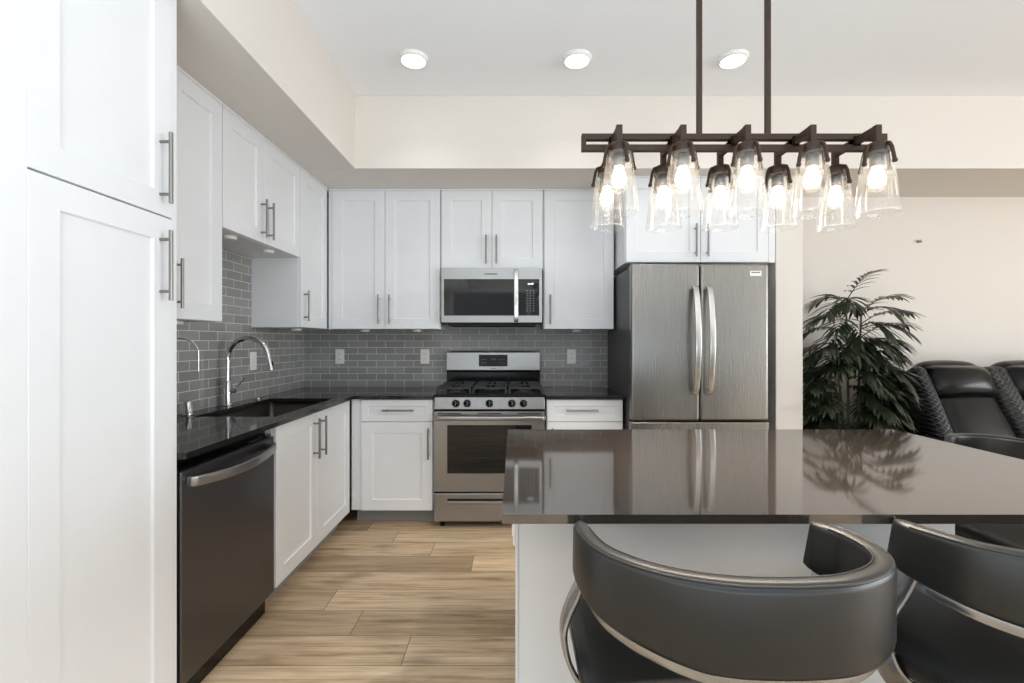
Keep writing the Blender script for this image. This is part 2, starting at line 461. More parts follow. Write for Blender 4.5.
# right wall with a wide window, rear wall with glass doors
WR = (-3.5, 1.0, 0.25, 2.55)
mb = MB(); mb.box(XR, XR+0.12, YF, WR[0], 0, CEIL); mb.box(XR, XR+0.12, WR[1], YLIV, 0, CEIL)
mb.box(XR, XR+0.12, WR[0], WR[1], 0, WR[2]); mb.box(XR, XR+0.12, WR[0], WR[1], WR[3], CEIL)
struct('wall_right', mb, 'wall')
DR = (-1.5, 5.9, 2.5)
mb = MB(); mb.box(XL-0.12, DR[0], YF-0.12, YF, 0, CEIL); mb.box(DR[1], XR+0.12, YF-0.12, YF, 0, CEIL)
mb.box(DR[0], DR[1], YF-0.12, YF, DR[2], CEIL)
struct('wall_rear', mb, 'wall')
def frame_y(name, x0, x1, z0, z1, y, n):
    m = MB(); t = 0.05
    m.box(x0, x1, y-0.05, y, z0, z0+t); m.box(x0, x1, y-0.05, y, z1-t, z1)
    for k in range(n+1):
        x = x0+(x1-x0)*k/n; x = min(max(x, x0+t/2), x1-t/2)
        m.box(x-t/2, x+t/2, y-0.05, y, z0+t, z1-t)
    o = struct(name, m, 'white')
    for k in range(n):
        a = x0+(x1-x0)*k/n+t/2; b = x0+(x1-x0)*(k+1)/n-t/2
        MB().box(a, b, y-0.03, y-0.024, z0+t, z1-t).build('pane', 'pane', o)
    return o
frame_y('door_1', DR[0], DR[1], 0, DR[2], YF-0.04, 4)
m = MB(); t = 0.05
m.box(XR+0.04, XR+0.09, WR[0], WR[1], WR[2], WR[2]+t); m.box(XR+0.04, XR+0.09, WR[0], WR[1], WR[3]-t, WR[3])
for k in range(4):
    y = WR[0]+(WR[1]-WR[0])*k/3; y = min(max(y, WR[0]+t/2), WR[1]-t/2)
    m.box(XR+0.04, XR+0.09, y-t/2, y+t/2, WR[2]+t, WR[3]-t)
w1 = struct('window_1', m, 'white')
MB().box(XR+0.06, XR+0.066, WR[0]+t, WR[1]-t, WR[2]+t, WR[3]-t).build('pane', 'pane', w1)

# tile backsplash, one L on the left and back walls
mb = MB()
mb.box(XL+0.0005, XL+0.009, 1.52, YB-0.0005, CT+0.0005, 1.366)
mb.box(XL+0.0005, XL+0.009, 2.19, 2.983, 1.366, 1.822)
mb.box(XL+0.009, 0.80, YB-0.009, YB-0.0005, CT+0.0005, 1.366)
mb.box(-0.55, 0.222, YB-0.009, YB-0.0005, 1.366, 1.41)
tag(mb.build('tile_backsplash', 'tile'), 'glossy grey subway tile backsplash with pale grout behind the sink and range', 'backsplash')

# ------------------------------------------------------------------ cabinets
RAIL = 0.074
def shaker(mb, x0, x1, z0, z1, yf=0.0, th=0.02, rail=RAIL, dep=0.008):
    r = rail; c = 0.004
    def loop(a, y): return [(x0+a, y, z0+a), (x1-a, y, z0+a), (x1-a, y, z1-a), (x0+a, y, z1-a)]
    vs = loop(0, yf+th)+loop(0, yf+0.0015)+loop(0.0015, yf)+loop(r, yf)+loop(r+c, yf+dep)
    fs = [(3, 2, 1, 0)]
    for i in range(4):
        for k in range(4):
            k2 = (k+1) % 4
            fs.append((i*4+k, i*4+k2, (i+1)*4+k2, (i+1)*4+k))
    fs.append((16, 17, 18, 19))
    return mb.add(vs, fs)
def pull_v(parent, x, z0, z1, yf=0.0, off=0.034, r=0.0062):
    mb = MB(); mb.tube([(x, yf-off, z0), (x, yf-off, z1)], r, 12)
    d = (z1-z0)*0.13
    for z in (z0+d, z1-d): mb.tube([(x, yf+0.001, z), (x, yf-off, z)], 0.0048, 10)
    mb.build('handle', 'nickel', parent)
def pull_h(parent, x0, x1, z, yf=0.0, off=0.034, r=0.0062):
    mb = MB(); mb.tube([(x0, yf-off, z), (x1, yf-off, z)], r, 12)
    d = (x1-x0)*0.13
    for x in (x0+d, x1-d): mb.tube([(x, yf+0.001, z), (x, yf-off, z)], 0.0048, 10)
    mb.build('handle', 'nickel', parent)
def cabinet(name, label, cat, face, u0, u1, z0, z1, depth, doors, drawers=(), side='back', top=0.0, toe=0.0, group=None, extra=None, toe_in=0.09, hollow=False):
    """face: world y (back run) or x (left run) of the door fronts; u runs along the wall. doors: (u0,u1,z0,z1,handle_u,hz0,hz1)"""
    uc = (u0+u1)/2
    if side == 'back': root = thing(name, label, cat, (uc, face, z0 if not toe else 0), 0, group)
    else: root = thing(name, label, cat, (face, uc, z0 if not toe else 0), PI/2, group)
    zo = z0 if not toe else 0
    b = MB()
    zb = (toe if toe else z0)-zo
    if hollow:
        a, c, q = u0-uc, u1-uc, 0.016
        b.box(a, a+q, 0.0215, depth, zb, z1-zo); b.box(c-q, c, 0.0215, depth, zb, z1-zo)
        b.box(a+q, c-q, depth-q, depth, zb, z1-zo); b.box(a+q, c-q, 0.0215, depth-q, zb, zb+q)
        b.box(a+q, c-q, 0.0215, 0.0285, z1-zo-0.08, z1-zo)
    else: b.box(u0-uc, u1-uc, 0.0215, depth, zb, z1-zo)
    if top: b.box(u0-uc, u1-uc, 0.0, 0.0215, z1-zo-top, z1-zo)
    if extra: extra(b, uc, zo)
    b.build('body', 'white', root, 0.0012)
    if toe: MB().box(u0-uc, u1-uc, toe_in, depth-0.01, 0.0005, toe).build('toe_kick', 'toe', root)
    for (a, c, d0, d1, hu, h0, h1) in doors:
        d = shaker(MB(), a-uc, c-uc, d0-zo, d1-zo).build('door', 'white', root)
        if hu is not None: pull_v(d, hu-uc, h0-zo, h1-zo)
    for (a, c, d0, d1, hx0, hx1, hz) in drawers:
        d = shaker(MB(), a-uc, c-uc, d0-zo, d1-zo, rail=0.045, dep=0.006).build('drawer', 'white', root)
        pull_h(d, hx0-uc, hx1-uc, hz-zo)
    return root
XU, XB = -1.398, -1.117          # door faces on the left wall: uppers, base
YU, YBASE = 3.42, 3.115          # door faces on the back wall
g = 0.0016
ZU0, ZU1 = 1.368, SOF-0.001; DT = ZU1-0.016
cabinet('pantry_cabinet', 'floor to soffit white pantry cabinet beside the dishwasher', 'cabinet', XB, 0.5, 1.513, 0.0, ZU1, 0.61,
        [(1.046, 1.487, 1.677, DT, 1.437, 1.711, 1.935), (1.046, 1.487, 0.115, 1.672, 1.437, 1.404, 1.626)], side='left', top=0.014,
        extra=lambda b, uc, zo: (b.box(0.5-uc, 1.0452-uc, 0, 0.0215, 0, ZU1-0.014), b.box(1.490-uc, 1.513-uc, 0.004, 0.0215, 0, ZU1-0.014)))
cabinet('wall_cabinet', 'tall white wall cabinet between the pantry and the sink', 'cabinet', XU, 1.517, 2.185, ZU0, ZU1, 0.328,
        [(1.52, 1.838-g, ZU0+0.002, DT, 1.80, 1.411, 1.617), (1.838+g, 2.181, ZU0+0.002, DT, 1.872, 1.411, 1.617)], side='left', top=0.014)
cabinet('wall_cabinet', 'short white two-door wall cabinet high above the sink', 'cabinet', XU, 2.187, 2.984, 1.822, ZU1, 0.328,
        [(2.19, 2.552-g, 1.824, DT, 2.514, 1.85, 2.06), (2.552+g, 2.981, 1.824, DT, 2.585, 1.85, 2.06)], side='left', top=0.014)
cabinet('wall_cabinet', 'tall white single-door wall cabinet on the left wall at the corner', 'cabinet', XU, 2.986, YB-0.011, ZU0, ZU1, 0.328,
        [(2.99, 3.40, ZU0+0.002, DT, 3.03, 1.41, 1.616)], side='left', top=0.014)
cabinet('wall_cabinet', 'tall white two-door wall cabinet in the corner beside the microwave', 'cabinet', YU, -1.394, -0.553, ZU0, ZU1, 0.318,
        [(-1.366, -0.970-g, ZU0+0.002, DT, -1.012, 1.406, 1.625), (-0.970+g, -0.557, ZU0+0.002, DT, -0.931, 1.406, 1.625)], top=0.014,
        extra=lambda b, uc, zo: b.box(-1.3945-uc, -1.369-uc, 0.004, 0.0215, 0, DT-zo))
cabinet('wall_cabinet', 'short white two-door wall cabinet directly above the microwave', 'cabinet', YU, -0.551, 0.220, 1.822, ZU1, 0.318,
        [(-0.545, -0.166-g, 1.824, DT, -0.209, 1.856, 2.07), (-0.166+g, 0.214, 1.824, DT, -0.131, 1.856, 2.07)], top=0.014)
cabinet('wall_cabinet', 'tall white single-door wall cabinet between the microwave and the refrigerator', 'cabinet', YU, 0.222, 0.754, ZU0, ZU1, 0.318,
        [(0.229, 0.749, ZU0+0.002, DT, 0.271, 1.406, 1.625)], top=0.014)
cabinet('wall_cabinet', 'deep white two-door cabinet over the refrigerator', 'cabinet', 3.15, 0.770, 1.808, 1.822, ZU1, 0.59,
        [(0.776, 1.292-g, 1.824, DT, 1.252, 1.858, 2.084), (1.292+g, 1.762, 1.824, DT, 1.332, 1.858, 2.084)], top=0.014,
        extra=lambda b, uc, zo: b.box(1.765-uc, 1.808-uc, 0.002, 0.0215, 0, DT-zo))
BT = CT-0.022
DZ = 0.723
cabinet('base_cabinet', 'white two-door sink base cabinet beside the dishwasher', 'cabinet', XB, 2.135, YBASE-0.005, 0.115, BT-0.001, 0.60,
        [(2.138, 2.585-g, 0.117, BT-0.006, 2.535, 0.624, 0.847), (2.585+g, 3.092, 0.117, BT-0.006, 2.625, 0.624, 0.847)], side='left', toe=0.115, hollow=True)
cabinet('base_cabinet', 'white base cabinet with one drawer and one door to the left of the range', 'cabinet', YBASE, -1.117, -0.553, 0.115, BT-0.001, 0.62,
        [(-1.045, -0.558, 0.118, DZ, -0.583, 0.475, 0.687)], [(-1.045, -0.558, DZ+0.004, BT-0.006, -0.895, -0.68, 0.807)], toe=0.115, toe_in=0.13,
        extra=lambda b, uc, zo: b.box(-1.116-uc, -1.049-uc, 0.012, 0.0215, 0.118, BT-0.004))
cabinet('base_cabinet', 'white base cabinet with one drawer between the range and the refrigerator', 'cabinet', YBASE, 0.221, 0.750, 0.115, BT-0.001, 0.62,
        [(0.227, 0.743, 0.118, DZ, 0.262, 0.475, 0.687)], [(0.227, 0.743, DZ+0.004, BT-0.006, 0.353, 0.573, 0.807)], toe=0.115, toe_in=0.13)

# worktops
SX0, SX1, SY0, SY1 = -1.585, -1.172, 2.235, 2.965
mb = MB(); xf, yf = -1.09, 3.09; x0 = XL+0.001
xs = sorted([x0, SX0, SX1, xf]); ys = [1.5135, SY0, SY1, YB-0.001]
for i in range(3):
    for j in range(3):
        if i == 1 and j == 1: continue
        mb.box(xs[i], xs[i+1], ys[j], ys[j+1], BT, CT)
mb.box(xf, -0.549, yf, YB-0.001, BT, CT)
tag(mb.build('worktop', 'quartz'), 'dark polished L-shaped worktop running round the sink corner', 'worktop')
tag(MB().box(0.216, 0.754, yf, YB-0.001, BT, CT).build('worktop', 'quartz', None, 0.002), 'short dark worktop between the range and the refrigerator', 'worktop')

# sink and what stands round it
t = thing('kitchen_sink', 'undermount steel kitchen sink in the dark worktop under the short cabinet', 'sink', (-1.38, 2.6, BT-0.2))
sx0, sx1, sy0, sy1 = SX0+1.38-0.004, SX1+1.38+0.004, SY0-2.6-0.004, SY1-2.6+0.004
mb = MB(); r = 0.03
def rloop(x0, x1, y0, y1, z, r, n=5):
    out = []
    for cx, cy, a0 in ((x1-r, y1-r, 0), (x0+r, y1-r, PI/2), (x0+r, y0+r, PI), (x1-r, y0+r, 1.5*PI)):
        for k in range(n+1):
            a = a0+k*PI/2/n; out.append((cx+r*math.cos(a), cy+r*math.sin(a), z))
    return out
loops = [rloop(sx0-0.02, sx1+0.02, sy0-0.02, sy1+0.02, 0.197, 0.03), rloop(sx0, sx1, sy0, sy1, 0.197, 0.03),
         rloop(sx0+0.004, sx1-0.004, sy0+0.004, sy1-0.004, 0.03, 0.035), rloop(sx0+0.03, sx1-0.03, sy0+0.03, sy1-0.03, 0.003, 0.03)]
n = len(loops[0]); vs = [p for l in loops for p in l]; fs = []
for i in range(3):
    for k in range(n): fs.append((i*n+k, i*n+(k+1) % n, (i+1)*n+(k+1) % n, (i+1)*n+k))
fs.append([3*n+k for k in range(n)])
mb.add(vs, fs, True); mb.build('basin', 'sink_steel', t)
MB().lathe([(0.0, 0.006), (0.045, 0.006), (0.05, 0.002)]).build('drain', 'chrome', t)

t = thing('kitchen_faucet', 'tall chrome gooseneck faucet with pull-down spray behind the sink', 'faucet', (-1.655, 2.63, CT))
MB().lathe([(0.0, 0.0), (0.028, 0.0), (0.028, 0.006), (0.024, 0.010), (0.0225, 0.014), (0.0225, 0.135), (0.018, 0.142), (0.0, 0.142)]).build('base', 'chrome', t)
path = [(0, 0, 0.13), (0, 0, 0.26)]
R_ = 0.118
for k in range(0, 15): a = PI-k*PI*0.90/14; path.append((R_+R_*math.cos(a), 0, 0.272+R_*math.sin(a)))
e = path[-1]; path.append((e[0]+0.004, 0, e[2]-0.02))
mb = MB(); mb.tube(path, 0.0145, 14); mb.build('spout', 'chrome', t)
e = path[-1]
sp = MB(); sp.tube([(e[0], 0, e[2]), (e[0]+0.012, 0, e[2]-0.055), (e[0]+0.018, 0, e[2]-0.085)], 0.015, 14, radii=[0.0135, 0.0155, 0.017])
so = sp.build('spray_head', 'chrome', t)
MB().box(e[0]+0.020, e[0]+0.029, -0.006, 0.006, e[2]-0.06, e[2]-0.035).build('spray_button', 'black', so, 0.002)
hd = MB(); hd.tube([(0.018, 0, 0.085), (0.045, 0, 0.085)], 0.013, 12)
ho = hd.build('handle_hub', 'chrome', t)
hl = MB(); hl.tube([(0.040, 0, 0.092), (0.062, 0.012, 0.125), (0.088, 0.02, 0.158)], 0.005, 10, radii=[0.006, 0.005, 0.004]); hl.build('handle_lever', 'chrome', ho)
tag(MB().lathe([(0.0, 0.0), (0.027, 0.0), (0.029, 0.005), (0.0215, 0.007), (0.0215, 0.064), (0.019, 0.070), (0.0, 0.070)]).build('air_gap_cap', 'chrome'),
    'small chrome air gap cap standing on the worktop beside the pantry', 'air gap').location = (-1.638, 2.285, CT)
tag(MB().lathe([(0.0, 0.0), (0.019, 0.0), (0.019, 0.005), (0.011, 0.008), (0.011, 0.013), (0.0, 0.014)]).build('disposal_button', 'chrome'),
    'low round chrome disposal button on the worktop behind the sink', 'button').location = (-1.632, 2.90, CT)
t = thing('filter_faucet', 'thin chrome filtered-water faucet partly hidden by the pantry edge', 'faucet', (-1.665, 2.13, CT))
MB().lathe([(0.0, 0.0), (0.02, 0.0), (0.02, 0.006), (0.010, 0.009), (0.010, 0.05), (0.0, 0.052)]).build('base', 'chrome', t)
path = [(0, 0, 0.05), (0, 0, 0.315)]
for k in range(1, 13): a = PI-k*PI/12; path.append((0.07+0.07*math.cos(a), 0.035+0.035*math.cos(a)*1.0, 0.315+0.07*math.sin(a)))
path.append((0.14, 0.07, 0.225))
MB().tube(path, 0.0032, 10).build('spout', 'chrome', t)

# ------------------------------------------------------------------ dishwasher
t = thing('dishwasher', 'dark brushed steel dishwasher with a bowed bar handle under the worktop', 'dishwasher', (XB, 1.824, 0), PI/2)
w = 0.300
MB().box(-w, w, 0.045, 0.58, 0.01, 0.872).build('body', 'black', t)
MB().box(-w+0.003, w-0.003, 0.07, 0.08, 0.012, 0.105).build('toe_kick', 'black', t)
d = MB().box(-w+0.003, w-0.003, 0.0, 0.044, 0.11, 0.836).build('door', 'steel_dark', t, 0.006, 3)
pts = crom([(-0.265, 0.0, 0.797), (-0.25, -0.026, 0.794), (-0.13, -0.048, 0.785), (0, -0.055, 0.781), (0.13, -0.048, 0.785), (0.25, -0.026, 0.794), (0.265, 0.0, 0.797)], 6)
MB().sweep(pts, rrect(0.014, 0.036, 0.006)).build('handle', 'steel', d)
MB().box(-w+0.01, w-0.01, 0.012, 0.044, 0.8365, 0.848).build('control_strip', 'black_glass', d)

# ------------------------------------------------------------------ range
RX = -0.167
t = thing('gas_range', 'stainless steel gas range with five knobs and a black oven window', 'range', (RX, 3.09, 0))
hw = 0.376
MB().box(-hw+0.004, hw-0.004, 0.05, 0.645, 0.05, 0.880).build('body', 'black', t)
for sx in (-1, 1):
    for y in (0.07, 0.6): MB().lathe([(0.0, 0.0), (0.017, 0.0), (0.017, 0.05), (0.0, 0.05)], sx*0.33, y, 14).build('leg', 'black', t)
# control panel slopes back
mb = MB()
P_ = [(0.004, 0.813), (0.012, 0.895), (0.06, 0.895), (0.06, 0.813)]
vs = [(x, y, z) for x in (-hw, hw) for (y, z) in P_]
mb.add(vs, [(0, 1, 2, 3), (7, 6, 5, 4), (0, 4, 5, 1), (1, 5, 6, 2), (2, 6, 7, 3), (3, 7, 4, 0)])
cp = mb.build('control_panel', 'steel', t, 0.003)
tilt = math.atan2(0.008, 0.082)
for px in (456.0, 467.3, 489.6, 511.8, 523.6):
    kx = (px-514)*3.10/455-RX
    k = MB(); k.lathe([(0.0, 0.0), (0.0245, 0.0), (0.0245, -0.006), (0.021, -0.009), (0.019, -0.028), (0.0, -0.030)], axis='y', seg=24)
    k.box(-0.0045, 0.0045, -0.036, -0.026, -0.018, 0.018)
    k.xf(Matrix.Translation((kx, 0.0085, 0.8535)) @ Matrix.Rotation(-tilt, 4, 'X'))
    ko = k.build('knob', 'black', cp)
    ro = MB().lathe([(0.0245, 0.0), (0.0275, 0.0), (0.0275, -0.004), (0.0245, -0.006)], axis='y', seg=24)
    ro.xf(Matrix.Translation((kx, 0.0085, 0.8535)) @ Matrix.Rotation(-tilt, 4, 'X')); ro.build('knob_ring', 'steel', cp)
    mk = MB().box(0.002, 0.004, -0.0366, -0.0355, -0.016, 0.016); mk.xf(Matrix.Translation((kx, 0.0085, 0.8535)) @ Matrix.Rotation(-tilt, 4, 'X'))
    mk.build('knob_pointer', 'mark', cp)
# cooktop and grates
mb = MB(); mb.box(-hw-0.004, hw+0.004, 0.012, 0.58, 0.896, 0.912)
ck = mb.build('cooktop', 'black', t, 0.004)
for (bx, by, br) in ((-0.24, 0.16, 0.05), (-0.24, 0.42, 0.04), (0.24, 0.16, 0.045), (0.24, 0.42, 0.035), (0, 0.29, 0.04)):
    MB().lathe([(br+0.02, 0.9125), (br+0.015, 0.916), (br, 0.917), (br, 0.930), (0.0, 0.933)], bx, by, 24).build('burner', 'iron', t)
for gx in (-0.247, 0.0, 0.247):
    mb = MB(); w = 0.118; zb, zt = 0.946, 0.960
    bar = lambda a, b, c, d2: mb.box(a, b, c, d2, zb, zt)
    for y in (0.045, 0.295, 0.54): bar(gx-w, gx+w, y-0.006, y+0.006)
    for x in (gx-w+0.006, gx+w-0.006): bar(x-0.006, x+0.006, 0.05, 0.535)
    for y in (0.17, 0.42):
        bar(gx-w, gx-0.03, y-0.005, y+0.005); bar(gx+0.03, gx+w, y-0.005, y+0.005)
        bar(gx-0.005, gx+0.005, y-0.11, y-0.03); bar(gx-0.005, gx+0.005, y+0.03, y+0.11)
    for x in (gx-w+0.006, gx+w-0.006):
        for y in (0.045, 0.54): mb.box(x-0.008, x+0.008, y-0.008, y+0.008, 0.9122, zb)
    mb.build('grate', 'iron', t, 0.003)
# backguard
mb = MB(); mb.box(-hw, hw, 0.585, 0.648, 0.895, 1.03); mb.build('back_riser', 'black', t, 0.003)
mb = MB(); P_ = [(0.563, 1.045), (0.568, 1.185), (0.576, 1.2), (0.648, 1.2), (0.648, 1.03), (0.575, 1.03)]
vs = [(x, y, z) for x in (-hw, hw) for (y, z) in P_]
mb.add(vs, [tuple(range(6)), tuple(range(11, 5, -1))]+[(i, (i+1) % 6, 6+(i+1) % 6, 6+i) for i in range(6)])
bg = mb.build('backguard', 'steel', t, 0.003)
tl = -math.atan2(0.005, 0.140)
def on_guard(mb): return mb.xf(Matrix.Translation((0, 0.5625, 1.03)) @ Matrix.Rotation(tl, 4, 'X'))
DX0, DX1 = -0.115, 0.115
dp = on_guard(MB().box(DX0, DX1, -0.004, 0.004, 0.045, 0.138)).build('display', 'black_glass', bg, 0.002)
for z in (0.073, 0.100):
    for x in (-0.09, -0.075, -0.06, 0.05, 0.068, 0.086): on_guard(MB().box(x-0.005, x+0.005, -0.0046, -0.0039, z-0.003, z+0.003)).build('touch_key', 'mark_dark', bg)
for x in (-0.012, 0.0, 0.012, 0.022): on_guard(MB().box(x-0.004, x+0.004, -0.0046, -0.0039, 0.096, 0.110)).build('display_digit', 'mark_dark', bg)
on_guard(MB().box(-0.022, 0.022, -0.001, 0.004, 0.026, 0.031)).build('badge', 'mark_dark', bg)
# oven door with window
mb = MB(); z0, z1 = 0.255, 0.800; wx0, wx1, wz0, wz1 = -0.287, 0.287, 0.378, 0.708
for (a, b, c, d2) in ((-hw, hw, z0, wz0), (-hw, hw, wz1, z1), (-hw, wx0, wz0, wz1), (wx1, hw, wz0, wz1)): mb.box(a, b, 0.0, 0.045, c, d2)
od = mb.build('oven_door', 'steel', t, 0.0)
MB().box(wx0, wx1, 0.004, 0.04, wz0, wz1).build('window', 'black_glass', od)
mb = MB()
for k in range(5): mb.box(-0.2, 0.2, 0.003, 0.0045, 0.44+k*0.045, 0.442+k*0.045)
mb.build('window_rack', paint('rack_glint', (40, 34, 28), 0.4), od)
pts = crom([(-0.37, -0.0, 0.758), (-0.366, -0.035, 0.760), (-0.32, -0.055, 0.762), (0, -0.062, 0.762), (0.32, -0.055, 0.762), (0.366, -0.035, 0.760), (0.37, 0.0, 0.758)], 6)
MB().sweep(pts, rrect(0.022, 0.030, 0.010)).build('handle', 'steel', od)
for x in (-0.27, 0.0, 0.27):
    MB().box(x-0.08, x+0.08, -0.0015, 0.002, 0.783, 0.789).build('vent_slot', 'dark_slot', od)
dr = MB().box(-hw, hw, 0.0, 0.045, 0.052, 0.243).build('storage_drawer', 'steel', t, 0.004)
MB().box(-0.285, 0.285, -0.002, 0.01, 0.192, 0.208).build('drawer_slot', 'dark_slot', dr)
MB().sweep(crom([(-0.285, -0.003, 0.181), (0, -0.006, 0.181), (0.285, -0.003, 0.181)], 6), rrect(0.010, 0.020, 0.004)).build('drawer_pull', 'steel', dr)

# ------------------------------------------------------------------ microwave
t = thing('microwave', 'stainless over-the-range microwave with black glass door and keypad', 'microwave', (-0.165, 3.375, 1.405))
hw = 0.374; hh = 0.415
MB().box(-hw+0.004, hw-0.004, 0.03, 0.36, 0.0, hh).build('body', 'black', t, 0.003)
mb = MB(); zt, zb = 0.415, 0.012; gx0, gx1, gz0, gz1 = -0.355, 0.352, 0.062, 0.333
for (a, b, c, d2) in ((-hw, hw, zb, gz0), (-hw, hw, gz1, zt), (-hw, gx0, gz0, gz1), (gx1, hw, gz0, gz1)): mb.box(a, b, 0.0, 0.029, c, d2)
fr = mb.build('front_frame', 'steel', t)
MB().box(gx0, 0.19, 0.002, 0.028, gz0, gz1).build('door_glass', 'black_glass', t)
kp = MB().box(0.192, gx1, 0.002, 0.028, gz0, gz1).build('control_panel', 'black_glass', t)
mk = MB()
for r_ in range(9):
    for c_ in range(3):
        x = 0.262+c_*0.024; z = 0.098+r_*0.0185; mk.box(x-0.005, x+0.005, 0.0012, 0.0022, z-0.002, z+0.002)
mk.build('keypad_marks', 'mark', kp)
mk = MB()
for k in range(4): mk.box(0.268+k*0.011, 0.275+k*0.011, 0.0012, 0.0022, 0.292, 0.302+0.004*(k == 3))
mk.build('clock_digits', 'clock', kp)
MB().box(-0.055, 0.040, -0.002, 0.003, 0.366, 0.375).build('badge', 'mark_dark', fr)
pts = crom([(0.181, 0.0, 0.40), (0.181, -0.026, 0.392), (0.181, -0.038, 0.30), (0.181, -0.041, 0.21), (0.181, -0.038, 0.12), (0.181, -0.026, 0.030), (0.181, 0.0, 0.022)], 6)
MB().sweep(pts, rrect(0.014, 0.032, 0.005), up=(1, 0, 0)).build('handle', 'handle_steel', t)
mb = MB(); mb.box(-0.33, 0.33, 0.03, 0.34, -0.012, 0.0); mb.build('underside_vent', 'dark_slot', t)

# ------------------------------------------------------------------ refrigerator
t = thing('refrigerator', 'stainless french-door refrigerator under the deep cabinet', 'refrigerator', (1.213, 2.965, 0))
hw = 0.449
MB().box(-hw+0.002, hw-0.012, 0.062, 0.76, 0.03, 1.765).build('body', 'fridge_side', t, 0.003)
for s_ in (-1, 1): MB().box(s_*0.36-0.03, s_*0.36+0.03, 0.1, 0.7, 0.0, 0.03).build('foot', 'black', t)
for (a, b) in ((-hw, -0.002), (0.004, hw)):
    d = MB().box(a, b, 0.0, 0.06, 0.757, 1.783).build('door', 'steel_v', t, 0.016, 5)
    hx = -0.042 if a < 0 else 0.048
    pts = crom([(hx, 0.0, 1.622), (hx, -0.035, 1.618), (hx, -0.062, 1.50), (hx, -0.08, 1.285), (hx, -0.062, 1.07), (hx, -0.035, 0.948), (hx, 0.0, 0.944)], 8)
    MB().sweep(pts, rrect(0.014, 0.037, 0.005), up=(1, 0, 0)).build('handle', 'handle_steel', d)
    if a > 0:
        MB().box(0.325, 0.398, -0.002, 0.002, 1.702, 1.735).build('badge', 'badge', d)
        MB().box(0.333, 0.390, -0.0026, -0.0018, 1.721, 1.728).build('badge_lettering', 'mark_dark', d)
f = MB().box(-hw, hw, 0.0, 0.06, 0.08, 0.748).build('freezer_drawer', 'steel_v', t, 0.006, 3)
pts = crom([(-0.40, 0.0, 0.66), (-0.39, -0.035, 0.66), (0, -0.06, 0.66), (0.39, -0.035, 0.66), (0.40, 0.0, 0.66)], 8)
MB().sweep(pts, rrect(0.016, 0.036, 0.006)).build('handle', 'steel', f)
for s_ in (-1, 1): MB().box(s_*0.40-0.04, s_*0.40+0.04, 0.02, 0.12, 1.766, 1.79).build('hinge_cover', 'fridge_side', t, 0.004)

# ------------------------------------------------------------------ outlets, under-cabinet pucks, hook
def outlet(name, label, x, y, z, rz, duplex=True):
    t = thing(name, label, 'outlet', (x, y, z), rz, 'sockets on the tile')
    MB().box(-0.037, 0.037, -0.006, 0.0, -0.06, 0.06).build('cover_plate', 'white_plastic', t, 0.003)
    if duplex:
        for dz in (-0.022, 0.022):
            s_ = MB().box(-0.017, 0.017, -0.0085, -0.005, dz-0.015, dz+0.015).build('socket', 'white_plastic', t, 0.003)
            mb = MB()
            for dx in (-0.007, 0.007): mb.box(dx-0.0012, dx+0.0012, -0.009, -0.0084, dz-0.004, dz+0.006)
            mb.build('slot', 'dark_slot', s_)
    else: MB().box(-0.017, 0.017, -0.0085, -0.005, -0.034, 0.034).build('rocker', 'white_plastic', t, 0.002)
    return t
YT = YB-0.0092; XT = XL+0.0092
outlet('wall_outlet', 'white duplex outlet on the back tile near the sink corner', (340-514)*YT/455, YT, H-15*YT/455, 0)
outlet('wall_outlet', 'white duplex outlet on the back tile just left of the range', (425-514)*YT/455, YT, H-15*YT/455, 0)
outlet('wall_outlet', 'white duplex outlet on the back tile between the range and the refrigerator', (571.5-514)*YT/455, YT, H-15*YT/455, 0)
yy = 1.72*455/(514-253); outlet('wall_switch', 'white rocker switch on the left tile behind the faucet', XT, yy, H-19.5*yy/455, PI/2, False); bpy.data.objects['wall_switch']['category'] = 'switch'; del bpy.data.objects['wall_switch']['group']

puck = None
for (px, py, zc, lab) in ((229.5, 237.6, 1.822, 'puck light under the short sink cabinet, near its pantry end'), (268, 251.5, 1.822, 'puck light under the short sink cabinet, near its corner end'),
                     (295.5, 329.0, ZU0, 'puck light under the tall corner cabinet on the left wall'), (365, 330.5, ZU0, 'puck light under the corner two-door cabinet, on its sink side'),
                     (417, 330.5, ZU0, 'puck light under the corner two-door cabinet, on its range side'), (577, 330.5, ZU0, 'puck light under the cabinet between microwave and refrigerator'),
                     (179, 321.5, ZU0, 'puck light under the tall cabinet beside the pantry')):
    zz = zc-0.010; Y = (zz-H)*455/(341-py); X = (px-514)*Y/455
    if zc == ZU0:
        Y = 3.53 if px > 300 else (3.20 if px > 250 else 2.05); X = (px-514)*Y/455
        if px < 300: X = -1.53
    if puck is None:
        puck = thing('puck_light', 'small round white '+lab, 'light', (X, Y, zc), 0, 'under-cabinet puck lights')
        MB().lathe([(0.0, -0.0005), (0.033, -0.0005), (0.034, -0.004), (0.034, -0.016), (0.030, -0.018)]).build('housing', 'white_plastic', puck)
        MB().lathe([(0.030, -0.018), (0.0, -0.0185)]).build('lens', 'white_plastic', puck)
    else: dup(puck, (X, Y, zc), None, 'small round white '+lab)
hk = MB(); hx, hz = (918-514)*YLIV/455, H+100*YLIV/455
hk.tube([(hx, YLIV, hz), (hx, YLIV-0.02, hz)], 0.012, 12); hk.tube([(hx, YLIV-0.018, hz), (hx-0.002, YLIV-0.03, hz-0.012), (hx, YLIV-0.034, hz-0.002)], 0.004, 8)
tag(hk.build('wall_hook', 'nickel'), 'tiny metal hook left in the bare cream wall above the sofa', 'hook')

